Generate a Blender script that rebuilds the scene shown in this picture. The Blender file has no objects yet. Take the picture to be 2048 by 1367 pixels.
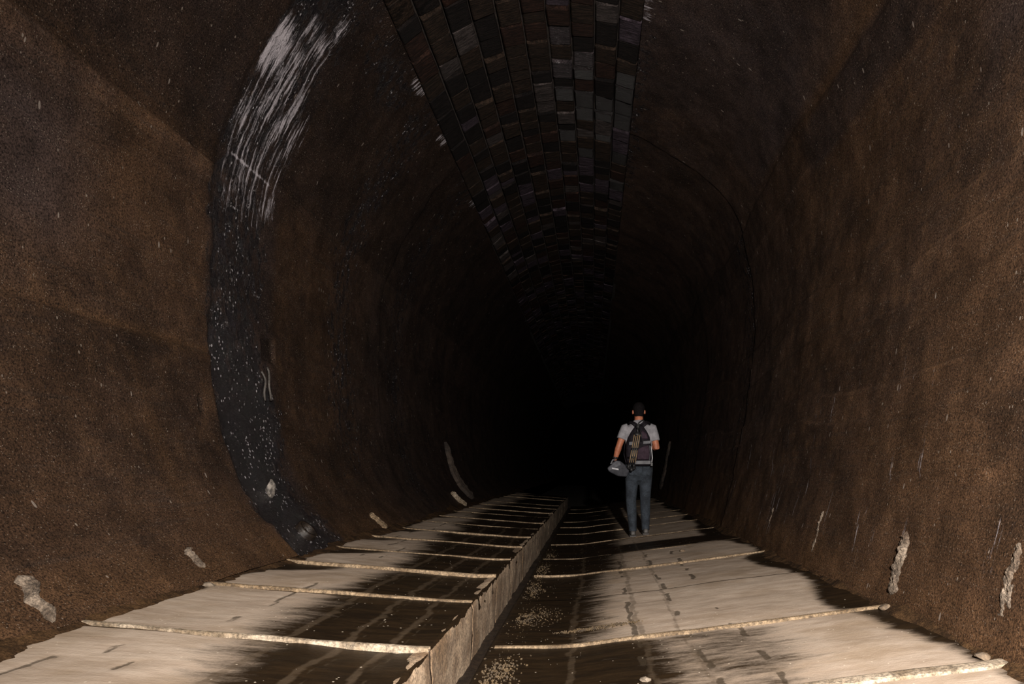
import bpy, bmesh, math, random
import numpy as np
from mathutils import Vector, Matrix

random.seed(7)
rng = np.random.default_rng(11)
S = bpy.context.scene
C = S.collection

# ------------------------------------------------------------------ camera
EYE = 1.0                                   # camera height over the gutter edge
cam_d = bpy.data.cameras.new('camera')
cam = bpy.data.objects.new('camera', cam_d)
C.objects.link(cam)
cam.location = (0, 0, EYE)
cam.rotation_euler = (math.radians(90), 0, 0)
cam_d.sensor_fit = 'HORIZONTAL'
cam_d.sensor_width = 36
cam_d.lens = 24
cam_d.shift_x = -0.0791
cam_d.shift_y = 0.1233
cam_d.clip_start = 0.05
cam_d.clip_end = 300
S.camera = cam

# ------------------------------------------------------------------ world, lamp, exposure
w = bpy.data.worlds.new('dark_tunnel_air')
S.world = w
w.use_nodes = True
w.node_tree.nodes['Background'].inputs[0].default_value = (0.0, 0.0, 0.0, 1)
w.node_tree.nodes['Background'].inputs[1].default_value = 0.0

ld = bpy.data.lights.new('flash_lamp', 'SPOT')       # the photographer's hand flash beside the camera
ld.energy = 3650
ld.color = (1.0, 0.92, 0.84)
ld.shadow_soft_size = 0.06
ld.spot_size = math.radians(122)
ld.spot_blend = 1.0
lamp = bpy.data.objects.new('flash_lamp', ld)
C.objects.link(lamp)
lamp.location = (0.55, -0.55, 1.80)
aim = Vector((0.25, 8.0, 0.5)) - lamp.location
lamp.rotation_euler = aim.to_track_quat('-Z', 'Y').to_euler()

S.view_settings.view_transform = 'Standard'
S.view_settings.look = 'None'
S.view_settings.gamma = 1.0
S.view_settings.use_curve_mapping = False
S.view_settings.exposure = 0.0

# ------------------------------------------------------------------ numeric helpers
U = 0.00205                                  # metres per profile unit


def _hash(ix, iy, seed):
    h = (ix.astype(np.int64) * 374761393 + iy.astype(np.int64) * 668265263 + seed * 1442695041) & 0xFFFFFFFF
    h = ((h ^ (h >> 13)) * 1274126177) & 0xFFFFFFFF
    h = (h ^ (h >> 16)) & 0xFFFFFF
    return h / float(0xFFFFFF)


def vnoise(x, y, seed=0):
    x, y = np.broadcast_arrays(np.asarray(x, float), np.asarray(y, float))
    ix = np.floor(x); iy = np.floor(y)
    fx = x - ix; fy = y - iy
    fx = fx * fx * (3 - 2 * fx); fy = fy * fy * (3 - 2 * fy)
    a = _hash(ix, iy, seed); b = _hash(ix + 1, iy, seed)
    c = _hash(ix, iy + 1, seed); d = _hash(ix + 1, iy + 1, seed)
    return (a * (1 - fx) + b * fx) * (1 - fy) + (c * (1 - fx) + d * fx) * fy


def fbm(x, y, seed=0, oct=4):
    t = 0; a = 0.5; n = 0
    for i in range(oct):
        t = t + a * vnoise(np.asarray(x) * 2 ** i, np.asarray(y) * 2 ** i, seed + i * 17)
        n += a; a *= 0.5
    return t / n


def sstep(e0, e1, x):
    t = np.clip((x - e0) / (e1 - e0), 0, 1)
    return t * t * (3 - 2 * t)


def band(x, lo, hi, soft):
    return sstep(lo - soft, lo + soft, x) * (1 - sstep(hi - soft, hi + soft, x))


# ------------------------------------------------------------------ mesh helpers
def link(o, parent=None):
    C.objects.link(o)
    if parent is not None:
        o.parent = parent
    return o


def tag(o, label=None, cat=None, group=None, kind=None):
    if label: o['label'] = label
    if cat: o['category'] = cat
    if group: o['group'] = group
    if kind: o['kind'] = kind
    return o


def mesh_from(name, verts, faces, smooth=False):
    me = bpy.data.meshes.new(name)
    me.from_pydata([tuple(v) for v in verts], [], [tuple(f) for f in faces])
    if smooth:
        me.polygons.foreach_set('use_smooth', [True] * len(me.polygons))
    me.update()
    return me


def obj(name, me, mat=None, parent=None):
    o = bpy.data.objects.new(name, me)
    if mat is not None and len(me.materials) == 0:
        me.materials.append(mat)
    return link(o, parent)


def empty(name, loc=(0, 0, 0), rz=0.0):
    o = bpy.data.objects.new(name, None)
    o.empty_display_size = 0.1
    o.location = loc
    o.rotation_euler = (0, 0, rz)
    return link(o)


def grid_mesh(name, P, attrs=None, uv=None, smooth=True, flip=False):
    """P: (n, m, 3) array of points -> quad grid with float attributes."""
    n, m = P.shape[:2]
    me = bpy.data.meshes.new(name)
    V = P.reshape(-1, 3)
    idx = np.arange(n * m).reshape(n, m)
    q = np.stack([idx[:-1, :-1], idx[1:, :-1], idx[1:, 1:], idx[:-1, 1:]], -1).reshape(-1, 4)
    if flip: q = q[:, ::-1]
    me.vertices.add(len(V)); me.vertices.foreach_set('co', V.astype(np.float32).ravel())
    me.loops.add(q.size); me.loops.foreach_set('vertex_index', q.astype(np.int32).ravel())
    me.polygons.add(len(q))
    me.polygons.foreach_set('loop_start', np.arange(0, q.size, 4, dtype=np.int32))
    me.polygons.foreach_set('loop_total', np.full(len(q), 4, dtype=np.int32))
    me.update(calc_edges=True)
    me.polygons.foreach_set('use_smooth', np.full(len(q), smooth))
    for k, a in (attrs or {}).items():
        at = me.attributes.new(k, 'FLOAT', 'POINT')
        at.data.foreach_set('value', np.asarray(a, np.float32).ravel())
    if uv is not None:
        l = me.uv_layers.new(name='UVMap')
        UVv = uv.reshape(-1, 2)[q.ravel()]
        l.data.foreach_set('uv', UVv.astype(np.float32).ravel())
    me.validate()
    return me


def box_mesh(name, sx, sy, sz, bevel=0.0, seg=1, jitter=0.0, seed=0, base=False):
    bm = bmesh.new()
    bmesh.ops.create_cube(bm, size=1)
    r = random.Random(seed)
    for v in bm.verts:
        v.co = Vector((v.co.x * sx, v.co.y * sy, (v.co.z + (0.5 if base else 0)) * sz))
        if jitter:
            v.co += Vector((r.uniform(-1, 1), r.uniform(-1, 1), r.uniform(-1, 1))) * jitter
    if bevel:
        bmesh.ops.bevel(bm, geom=bm.edges[:], offset=bevel, segments=seg, affect='EDGES', profile=0.6)
    me = bpy.data.meshes.new(name); bm.to_mesh(me); bm.free()
    if seg > 1:
        me.polygons.foreach_set('use_smooth', [True] * len(me.polygons))
    return me


def tube_data(pts, radii, n=12, up=(0, 1, 0), flat_caps=True):
    """radii: list of floats or (a, b) ellipse half axes; b lies along 'up'."""
    V = []; F = []
    pts = [Vector(p) for p in pts]
    for i, p in enumerate(pts):
        if i == 0: t = pts[1] - pts[0]
        elif i == len(pts) - 1: t = pts[-1] - pts[-2]
        else: t = (pts[i + 1] - pts[i]).normalized() + (pts[i] - pts[i - 1]).normalized()
        t.normalize()
        u = Vector(up) - t * t.dot(Vector(up))
        if u.length < 1e-4: u = Vector((1, 0, 0)) - t * t.x
        u.normalize(); s = t.cross(u)
        r = radii[i]
        a, b = (r, r) if not isinstance(r, tuple) else r
        for k in range(n):
            th = 2 * math.pi * k / n
            V.append(p + s * (a * math.cos(th)) + u * (b * math.sin(th)))
    for i in range(len(pts) - 1):
        for k in range(n):
            F.append((i * n + k, i * n + (k + 1) % n, (i + 1) * n + (k + 1) % n, (i + 1) * n + k))
    F.append(tuple(range(n - 1, -1, -1)))
    F.append(tuple(range((len(pts) - 1) * n, len(pts) * n)))
    return V, F


def join_data(parts):
    V = []; F = []
    for v, f in parts:
        o = len(V); V += list(v); F += [tuple(i + o for i in q) for q in f]
    return V, F


def tube_obj(name, pts, radii, mat, parent, n=10, up=(0, 1, 0)):
    V, F = tube_data(pts, radii, n, up)
    return obj(name, mesh_from(name, V, F, True), mat, parent)


def ell_data(c, r, nu=16, nv=10, rot=None):
    V = []; F = []
    c = Vector(c)
    V.append(Vector((0, 0, -1)))
    for i in range(1, nv):
        ph = -math.pi / 2 + math.pi * i / nv
        for k in range(nu):
            th = 2 * math.pi * k / nu
            V.append(Vector((math.cos(ph) * math.cos(th), math.cos(ph) * math.sin(th), math.sin(ph))))
    V.append(Vector((0, 0, 1)))
    for k in range(nu):
        F.append((0, 1 + (k + 1) % nu, 1 + k))
        F.append((len(V) - 1, 1 + (nv - 2) * nu + k, 1 + (nv - 2) * nu + (k + 1) % nu))
    for i in range(nv - 2):
        for k in range(nu):
            a = 1 + i * nu
            F.append((a + k, a + (k + 1) % nu, a + nu + (k + 1) % nu, a + nu + k))
    out = []
    for v in V:
        p = Vector((v.x * r[0], v.y * r[1], v.z * r[2]))
        if rot is not None: p = rot @ p
        out.append(p + c)
    return out, F


def fuse(name, parts, voxel, smooth_it, mat, parent=None, factor=0.5):
    """closed pieces melted into one continuous surface"""
    V, F = join_data(parts)
    me = mesh_from(name + '_raw', V, F)
    t = bpy.data.objects.new(name + '_raw', me); C.objects.link(t)
    m = t.modifiers.new('r', 'REMESH'); m.mode = 'VOXEL'; m.voxel_size = voxel; m.use_smooth_shade = True
    if smooth_it:
        sm = t.modifiers.new('s', 'SMOOTH'); sm.factor = factor; sm.iterations = smooth_it
    dg = bpy.context.evaluated_depsgraph_get(); dg.update()
    out = bpy.data.meshes.new_from_object(t.evaluated_get(dg))
    bpy.data.objects.remove(t); bpy.data.meshes.remove(me)
    out.name = name
    out.polygons.foreach_set('use_smooth', [True] * len(out.polygons))
    out.materials.clear()
    return obj(name, out, mat, parent)


# ------------------------------------------------------------------ node helpers
def new_mat(name):
    m = bpy.data.materials.new(name)
    m.use_nodes = True
    nt = m.node_tree
    for n in list(nt.nodes): nt.nodes.remove(n)
    out = nt.nodes.new('ShaderNodeOutputMaterial')
    b = nt.nodes.new('ShaderNodeBsdfPrincipled')
    nt.links.new(b.outputs[0], out.inputs[0])
    return m, nt, b


class NT:
    def __init__(s, nt): s.nt = nt
    def n(s, t, **kw):
        x = s.nt.nodes.new(t)
        for k, v in kw.items(): setattr(x, k, v)
        return x
    def put(s, sock, v):
        if isinstance(v, bpy.types.NodeSocket): s.nt.links.new(v, sock)
        elif isinstance(v, tuple) and len(v) == 3 and sock.type == 'RGBA': sock.default_value = (*v, 1)
        else: sock.default_value = v
    def attr(s, name): return s.n('ShaderNodeAttribute', attribute_name=name).outputs['Fac']
    def coord(s, which='Object'): return s.n('ShaderNodeTexCoord').outputs[which]
    def map(s, vec, scale=(1, 1, 1), loc=(0, 0, 0)):
        x = s.n('ShaderNodeMapping'); s.put(x.inputs[0], vec)
        x.inputs[3].default_value = scale; x.inputs[1].default_value = loc
        return x.outputs[0]
    def noise(s, vec, scale, detail=4, rough=0.6, lac=2.0):
        x = s.n('ShaderNodeTexNoise'); s.put(x.inputs['Vector'], vec)
        x.inputs['Scale'].default_value = scale; x.inputs['Detail'].default_value = detail
        x.inputs['Roughness'].default_value = rough
        return x.outputs[0]
    def vor(s, vec, scale, out='Distance', feature='F1', rnd=1.0):
        x = s.n('ShaderNodeTexVoronoi', feature=feature); s.put(x.inputs['Vector'], vec)
        x.inputs['Scale'].default_value = scale; x.inputs['Randomness'].default_value = rnd
        return x.outputs[out]
    def ramp(s, f, lo, hi, a=0.0, b=1.0):
        x = s.n('ShaderNodeMapRange', interpolation_type='SMOOTHSTEP')
        s.put(x.inputs['Value'], f)
        x.inputs['From Min'].default_value = lo; x.inputs['From Max'].default_value = hi
        x.inputs['To Min'].default_value = a; x.inputs['To Max'].default_value = b
        return x.outputs[0]
    def math(s, op, a, b=0.0, clamp=False):
        x = s.n('ShaderNodeMath', operation=op, use_clamp=clamp); s.put(x.inputs[0], a); s.put(x.inputs[1], b)
        return x.outputs[0]
    def mix(s, f, a, b, mode='MIX'):
        x = s.n('ShaderNodeMix', data_type='RGBA', blend_type=mode)
        s.put(x.inputs[0], f); s.put(x.inputs[6], a); s.put(x.inputs[7], b)
        return x.outputs[2]
    def bump(s, h, strength, dist, normal=None):
        x = s.n('ShaderNodeBump'); s.put(x.inputs['Height'], h)
        s.put(x.inputs['Strength'], strength); x.inputs['Distance'].default_value = dist
        if normal is not None: s.put(x.inputs['Normal'], normal)
        return x.outputs[0]


# ------------------------------------------------------------------ materials
def mat_wall():
    m, nt, b = new_mat('tunnel_wall_concrete'); g = NT(nt)
    oc = g.coord('Object'); uv = g.coord('UV')
    big = g.noise(oc, 0.9, 4, 0.6)
    mid = g.noise(oc, 5, 6, 0.7)
    streak = g.noise(g.map(uv, (3.0, 55, 1)), 1.0, 4, 0.65)          # runs down the wall
    hor = g.noise(g.map(uv, (26, 1.1, 1)), 1.0, 3, 0.6)              # board marks along the wall
    grit = g.noise(oc, 110, 3, 0.85)
    fleck = g.vor(oc, 110, 'Distance')
    fl_sel = g.vor(oc, 110, 'Color')
    col = g.mix(g.ramp(big, 0.35, 0.65), (0.022, 0.0128, 0.0086), (0.034, 0.0184, 0.0104))
    col = g.mix(g.ramp(mid, 0.42, 0.72), col, (0.041, 0.0226, 0.0126))
    col = g.mix(g.math('MULTIPLY', g.ramp(hor, 0.5, 0.75), 0.5), col, (0.022, 0.0155, 0.012))
    col = g.mix(g.math('MULTIPLY', g.ramp(streak, 0.55, 0.75), 0.35), col, (0.052, 0.033, 0.021))
    rust = g.attr('rust')
    col = g.mix(g.math('MULTIPLY', rust, 0.6), col, (0.060, 0.031, 0.0135))
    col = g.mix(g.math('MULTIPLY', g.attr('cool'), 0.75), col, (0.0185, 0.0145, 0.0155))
    mott = g.noise(oc, 2.3, 5, 0.7)
    col = g.mix(1.0, col, g.ramp(mott, 0.32, 0.68, 0.68, 1.28), 'MULTIPLY')
    tone = g.attr('tone')
    gr = g.ramp(grit, 0.28, 0.72, 0.0, 2.3)
    col = g.mix(1.0, col, gr, 'MULTIPLY')
    col = g.mix(1.0, col, tone, 'MULTIPLY')
    sepx = g.n('ShaderNodeSeparateColor'); g.put(sepx.inputs[0], fl_sel)
    sel = g.math('GREATER_THAN', sepx.outputs[0], 0.90)
    dot = g.math('LESS_THAN', fleck, 0.30)
    fk = g.math('MULTIPLY', sel, dot)
    col = g.mix(g.math('MULTIPLY', fk, 0.5), col, (0.20, 0.16, 0.125))
    # rare long mineral flecks
    v2 = g.n('ShaderNodeTexVoronoi'); g.put(v2.inputs['Vector'], g.map(uv, (8, 22, 1))); v2.inputs['Scale'].default_value = 1.0
    s2 = g.n('ShaderNodeSeparateColor'); g.put(s2.inputs[0], v2.outputs['Color'])
    f2 = g.math('MULTIPLY', g.math('GREATER_THAN', s2.outputs[0], 0.955), g.math('LESS_THAN', v2.outputs['Distance'], 0.17))
    col = g.mix(g.math('MULTIPLY', f2, 0.5), col, (0.26, 0.22, 0.19))
    v3 = g.n('ShaderNodeTexVoronoi'); g.put(v3.inputs['Vector'], g.map(uv, (26, 40, 1))); v3.inputs['Scale'].default_value = 1.0
    s3 = g.n('ShaderNodeSeparateColor'); g.put(s3.inputs[0], v3.outputs['Color'])
    f3 = g.math('MULTIPLY', g.math('GREATER_THAN', s3.outputs[0], 0.93), g.math('LESS_THAN', v3.outputs['Distance'], g.math('MULTIPLY', s3.outputs[1], 0.26)))
    col = g.mix(g.math('MULTIPLY', f3, 0.6), col, (0.20, 0.165, 0.135))
    # wet seep band
    wet = g.attr('wet')
    wn = g.noise(g.map(oc, (1, 1, 0.6)), 11, 6, 0.75)
    wetf = g.ramp(g.math('ADD', wet, g.math('MULTIPLY', g.math('SUBTRACT', wn, 0.5), 2.6)), 0.30, 0.72)
    col = g.mix(g.math('MULTIPLY', wetf, 0.85), col, (0.0085, 0.0072, 0.0084))
    # sparkle of the wet seep, painted in as pale grains
    cv = g.n('ShaderNodeTexVoronoi'); g.put(cv.inputs['Vector'], g.map(uv, (38, 62, 1))); cv.inputs['Scale'].default_value = 1.0
    cs = g.n('ShaderNodeSeparateColor'); g.put(cs.inputs[0], cv.outputs['Color'])
    clus = g.ramp(g.noise(g.map(uv, (2.2, 3.5, 1)), 1.0, 4, 0.7), 0.42, 0.66)
    thr = g.math('SUBTRACT', 0.97, g.math('MULTIPLY', clus, 0.62))
    cg = g.math('MULTIPLY', g.math('GREATER_THAN', cs.outputs[0], thr), g.math('LESS_THAN', cv.outputs['Distance'], g.math('MULTIPLY', cs.outputs[1], 0.44)))
    cg = g.math('MULTIPLY', cg, g.ramp(wetf, 0.3, 0.8))
    col = g.mix(g.math('MULTIPLY', cg, 0.85), col, (0.40, 0.38, 0.40))
    # white lime wash-out
    wh = g.attr('lime')
    ws = g.noise(g.map(uv, (2.4, 30, 1)), 1.0, 6, 0.72)
    wg = g.noise(oc, 30, 5, 0.8)
    whs = g.math('ADD', g.math('MULTIPLY', g.math('SUBTRACT', ws, 0.5), 3.4), g.math('MULTIPLY', g.math('SUBTRACT', wg, 0.5), 0.7))
    whf = g.ramp(g.math('ADD', wh, g.math('MULTIPLY', whs, g.ramp(wh, 0.0, 0.15))), 0.45, 0.95)
    col = g.mix(g.math('MULTIPLY', whf, 0.9), col, (0.40, 0.37, 0.40))
    g.put(b.inputs['Base Color'], col)
    rough = g.math('ADD', g.math('MULTIPLY', wetf, -0.56), 0.70)
    g.put(b.inputs['Roughness'], rough)
    g.put(b.inputs['Specular IOR Level'], g.math('ADD', 0.10, g.math('MULTIPLY', wetf, 0.35)))
    h = g.math('ADD', g.math('MULTIPLY', g.noise(oc, 60, 5, 0.75), 0.7), g.math('MULTIPLY', mid, 0.8))
    n1 = g.bump(h, 0.8, 0.012)
    wb = g.noise(oc, 62, 3, 0.7)
    n2 = g.bump(wb, g.math('MULTIPLY', wetf, 1.0), 0.035, n1)
    g.put(b.inputs['Normal'], n2)
    return m


def mat_floor():
    m, nt, b = new_mat('floor_concrete'); g = NT(nt)
    oc = g.coord('Object')
    wet = g.attr('wet'); mark = g.attr('mark'); lite = g.attr('lite')
    st = g.noise(g.map(oc, (3.0, 12, 4)), 1.0, 6, 0.70)              # washed sideways by the run-off
    st2 = g.noise(g.map(oc, (8, 36, 4)), 1.0, 4, 0.6)
    fine = g.noise(oc, 70, 4, 0.7)
    big = g.noise(oc, 2.2, 3, 0.6)
    w_ = g.math('ADD', wet, g.math('ADD', g.math('MULTIPLY', g.math('SUBTRACT', st, 0.5), 1.35), g.math('MULTIPLY', g.math('SUBTRACT', fine, 0.5), 0.18)))
    wf = g.ramp(w_, 0.20, 0.82)
    dry = g.mix(g.ramp(st, 0.3, 0.7), (0.245, 0.188, 0.142), (0.35, 0.285, 0.228))
    dry = g.mix(g.math('MULTIPLY', g.ramp(st2, 0.5, 0.75), 0.30), dry, (0.19, 0.14, 0.095))
    dry = g.mix(g.math('MULTIPLY', g.ramp(big, 0.45, 0.7), 0.55), dry, (0.19, 0.135, 0.085))
    wc = g.mix(g.ramp(st, 0.35, 0.7), (0.0075, 0.0046, 0.0024), (0.019, 0.0112, 0.0052))
    wc = g.mix(g.math('MULTIPLY', g.ramp(fine, 0.62, 0.8), 0.4), wc, (0.045, 0.029, 0.014))
    col = g.mix(wf, dry, wc)
    mk = g.ramp(g.math('ADD', mark, g.math('MULTIPLY', g.math('SUBTRACT', g.noise(oc, 22, 4, 0.7), 0.5), 0.9)), 0.45, 0.75)
    col = g.mix(g.math('MULTIPLY', mk, 0.75), col, (0.030, 0.022, 0.014))
    lt = g.ramp(g.math('ADD', lite, g.math('MULTIPLY', g.math('SUBTRACT', g.noise(oc, 14, 4, 0.7), 0.5), 1.1)), 0.40, 0.85)
    col = g.mix(g.math('MULTIPLY', lt, 0.5), col, (0.060, 0.043, 0.028))
    sp = g.vor(oc, 60, 'Color'); spd = g.vor(oc, 60, 'Distance')
    ss = g.n('ShaderNodeSeparateColor'); g.put(ss.inputs[0], sp)
    pk = g.math('MULTIPLY', g.math('GREATER_THAN', ss.outputs[0], 0.975), g.math('LESS_THAN', spd, 0.25))
    col = g.mix(g.math('MULTIPLY', pk, 0.7), col, (0.5, 0.43, 0.34))
    g.put(b.inputs['Base Color'], col)
    g.put(b.inputs['Roughness'], g.math('SUBTRACT', 0.8, g.math('MULTIPLY', wf, 0.32)))
    b.inputs['Specular IOR Level'].default_value = 0.12
    h = g.math('ADD', g.math('MULTIPLY', fine, 0.5), st)
    g.put(b.inputs['Normal'], g.bump(h, 0.45, 0.008))
    return m


def mat_simple(name, c1, c2, scale=20, rough=0.7, bump=0.4, dist=0.006, detail=5, spec=0.35, lo=0.35, hi=0.68, grit=None, metal=0.0, c3=None):
    m, nt, b = new_mat(name); g = NT(nt)
    oc = g.coord('Object')
    n = g.noise(oc, scale, detail, 0.68)
    col = g.mix(g.ramp(n, lo, hi), c1, c2)
    if c3 is not None:
        col = g.mix(g.ramp(g.noise(oc, scale * 0.3, 3, 0.6), 0.48, 0.68), col, c3)
    if grit:
        col = g.mix(1.0, col, g.ramp(g.noise(oc, grit, 4, 0.8), 0.3, 0.72, 0.35, 1.7), 'MULTIPLY')
    g.put(b.inputs['Base Color'], col)
    b.inputs['Roughness'].default_value = rough
    b.inputs['Specular IOR Level'].default_value = spec
    b.inputs['Metallic'].default_value = metal
    g.put(b.inputs['Normal'], g.bump(g.noise(oc, scale * 2.5, 4, 0.7), bump, dist))
    return m


def mat_brick(name, c1, c2, rough, bump, lime=0.0):
    m, nt, b = new_mat(name); g = NT(nt)
    oc = g.coord('Object')
    oi = g.n('ShaderNodeObjectInfo')
    vec = g.n('ShaderNodeVectorMath', operation='ADD'); g.put(vec.inputs[0], oc); g.put(vec.inputs[1], oi.outputs['Location'])
    v = vec.outputs[0]
    n = g.noise(g.map(v, (1, 2.6, 1)), 9, 6, 0.72)
    n2 = g.noise(v, 55, 4, 0.75)
    col = g.mix(g.ramp(n, 0.40, 0.62), c1, c2)
    col = g.mix(1.0, col, g.ramp(n2, 0.3, 0.72, 0.4, 1.6), 'MULTIPLY')
    if lime:
        col = g.mix(g.math('MULTIPLY', g.ramp(g.noise(v, 16, 5, 0.75), 0.60, 0.74), lime), col, (0.42, 0.39, 0.42))
    g.put(b.inputs['Base Color'], col)
    b.inputs['Roughness'].default_value = rough
    b.inputs['Specular IOR Level'].default_value = 0.25 if rough < 0.35 else 0.12
    g.put(b.inputs['Normal'], g.bump(g.math('ADD', n, g.math('MULTIPLY', n2, 0.4)), bump, 0.02))
    return m


M_WALL = mat_wall()
M_FLOOR = mat_floor()
M_RIB = mat_simple('joint_mortar', (0.12, 0.088, 0.056), (0.27, 0.22, 0.165), 8, 0.85, 0.5, 0.005, grit=60)
M_RIBO = mat_simple('joint_mortar_rusty', (0.085, 0.056, 0.030), (0.20, 0.145, 0.09), 9, 0.8, 0.5, 0.005, grit=60)
M_PALE = mat_simple('bare_plaster', (0.050, 0.036, 0.025), (0.155, 0.122, 0.092), 11, 0.9, 0.8, 0.012, grit=90, c3=(0.045, 0.028, 0.017))
M_KERB = mat_simple('kerb_concrete', (0.13, 0.088, 0.055), (0.25, 0.185, 0.125), 7, 0.85, 0.6, 0.006, grit=70, c3=(0.10, 0.062, 0.033))
M_GUT = mat_simple('gutter_silt', (0.006, 0.0045, 0.004), (0.018, 0.012, 0.008), 25, 0.4, 0.5, 0.008)
M_BED = mat_simple('tunnel_bed', (0.03, 0.02, 0.012), (0.06, 0.04, 0.025), 10, 0.9, 0.3)
M_MORTAR = mat_simple('vault_mortar', (0.012, 0.009, 0.008), (0.03, 0.022, 0.018), 14, 0.9, 0.5)
M_GRAVEL = mat_simple('gravel', (0.022, 0.0145, 0.008), (0.085, 0.058, 0.030), 30, 0.7, 0.3, c3=(0.07, 0.045, 0.02))
M_STONE = mat_simple('pale_stone', (0.085, 0.066, 0.048), (0.18, 0.145, 0.11), 25, 0.8, 0.5)
M_STONEB = mat_simple('brown_stone', (0.05, 0.036, 0.024), (0.14, 0.10, 0.065), 25, 0.8, 0.5)
M_CALC = mat_simple('calcite_lump', (0.04, 0.036, 0.033), (0.22, 0.195, 0.17), 30, 0.45, 0.8, 0.01)
M_WIRE = mat_simple('dull_wire', (0.03, 0.026, 0.023), (0.075, 0.066, 0.058), 30, 0.6, 0.4)
M_RUST = mat_simple('rusty_iron', (0.016, 0.010, 0.008), (0.05, 0.026, 0.016), 20, 0.6, 0.5)
BR = [mat_brick('brick_dark', (0.0025, 0.0018, 0.0018), (0.009, 0.0062, 0.0056), 0.7, 0.9),
      mat_brick('brick_brown', (0.006, 0.0038, 0.0026), (0.027, 0.0165, 0.0112), 0.7, 0.9),
      mat_brick('brick_red', (0.007, 0.0032, 0.0023), (0.027, 0.0125, 0.0085), 0.7, 0.9),
      mat_brick('brick_grey', (0.014, 0.0110, 0.0102), (0.056, 0.045, 0.043), 0.65, 0.9),
      mat_brick('brick_violet', (0.0125, 0.0085, 0.0115), (0.050, 0.037, 0.048), 0.65, 0.9),
      mat_brick('brick_wet', (0.003, 0.0022, 0.0024), (0.010, 0.0072, 0.0076), 0.30, 1.0),
      mat_brick('brick_limed', (0.012, 0.0095, 0.0105), (0.042, 0.033, 0.036), 0.4, 0.9, 0.8)]

# ------------------------------------------------------------------ tunnel profile
KEY = [(-1026, 308), (-1105, 232), (-1190, 130), (-1254, 10), (-1310, -190), (-1341, -430), (-1350, -720), (-1322, -1061), (-1240, -1310),
       (-1110, -1560), (-900, -1845), (-620, -2050), (-300, -2150), (20, -2140), (330, -2050), (620, -1890),
       (815, -1700), (935, -1470), (992, -1200), (1009, -950), (998, -650), (966, -360), (916, -60), (862, 169), (811, 378)]


def catmull(K, n=40):
    P = [np.array(k, float) for k in K]
    P = [2 * P[0] - P[1]] + P + [2 * P[-1] - P[-2]]
    out = []
    for i in range(1, len(P) - 2):
        p0, p1, p2, p3 = P[i - 1:i + 3]
        for t in np.linspace(0, 1, n, endpoint=False):
            out.append(0.5 * ((2 * p1) + (-p0 + p2) * t + (2 * p0 - 5 * p1 + 4 * p2 - p3) * t * t + (-p0 + 3 * p1 - 3 * p2 + p3) * t ** 3))
    out.append(P[-2])
    return np.array(out)


PR = catmull(KEY) * np.array([U, -U]) + np.array([0, EYE])
_seg = np.hypot(*np.diff(PR, axis=0).T)
PS = np.concatenate([[0], np.cumsum(_seg)])           # arc length from the left floor corner over the crown
LEN = PS[-1]


def prof(s):
    return np.stack([np.interp(s, PS, PR[:, 0]), np.interp(s, PS, PR[:, 1])], -1)


def prof_n(s):
    """unit normal pointing into the tunnel"""
    d = prof(np.asarray(s) + 0.03) - prof(np.asarray(s) - 0.03)
    d /= np.linalg.norm(d, axis=-1, keepdims=True)
    return np.stack([d[..., 1], -d[..., 0]], -1)


def s_at(xu, yu):
    """arc length nearest to a profile point given in profile units"""
    p = np.array([xu * U, EYE - yu * U])
    return float(PS[np.argmin(np.hypot(PR[:, 0] - p[0], PR[:, 1] - p[1]))])


S_BL = s_at(-855, -1893)                               # brick vault edges
S_BR = s_at(232, -2085)

Y0, Y1 = -2.2, 46.0


def y_samples(step, near=8.5):
    a = list(np.arange(Y0, 1.5, 0.06)) + list(np.arange(1.5, near, step))
    y = near; d = step
    while y < Y1:
        a.append(y); d = min(d * 1.03, 0.5); y += d
    a.append(Y1)
    return np.array(a)


def tone_lifts(s, edges, tones, soft=0.012):
    t = np.full_like(s, tones[0])
    for e, (a, b) in zip(edges, zip(tones[:-1], tones[1:])):
        t = t + (b - a) * sstep(e - soft, e + soft, s)
    return t


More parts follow.
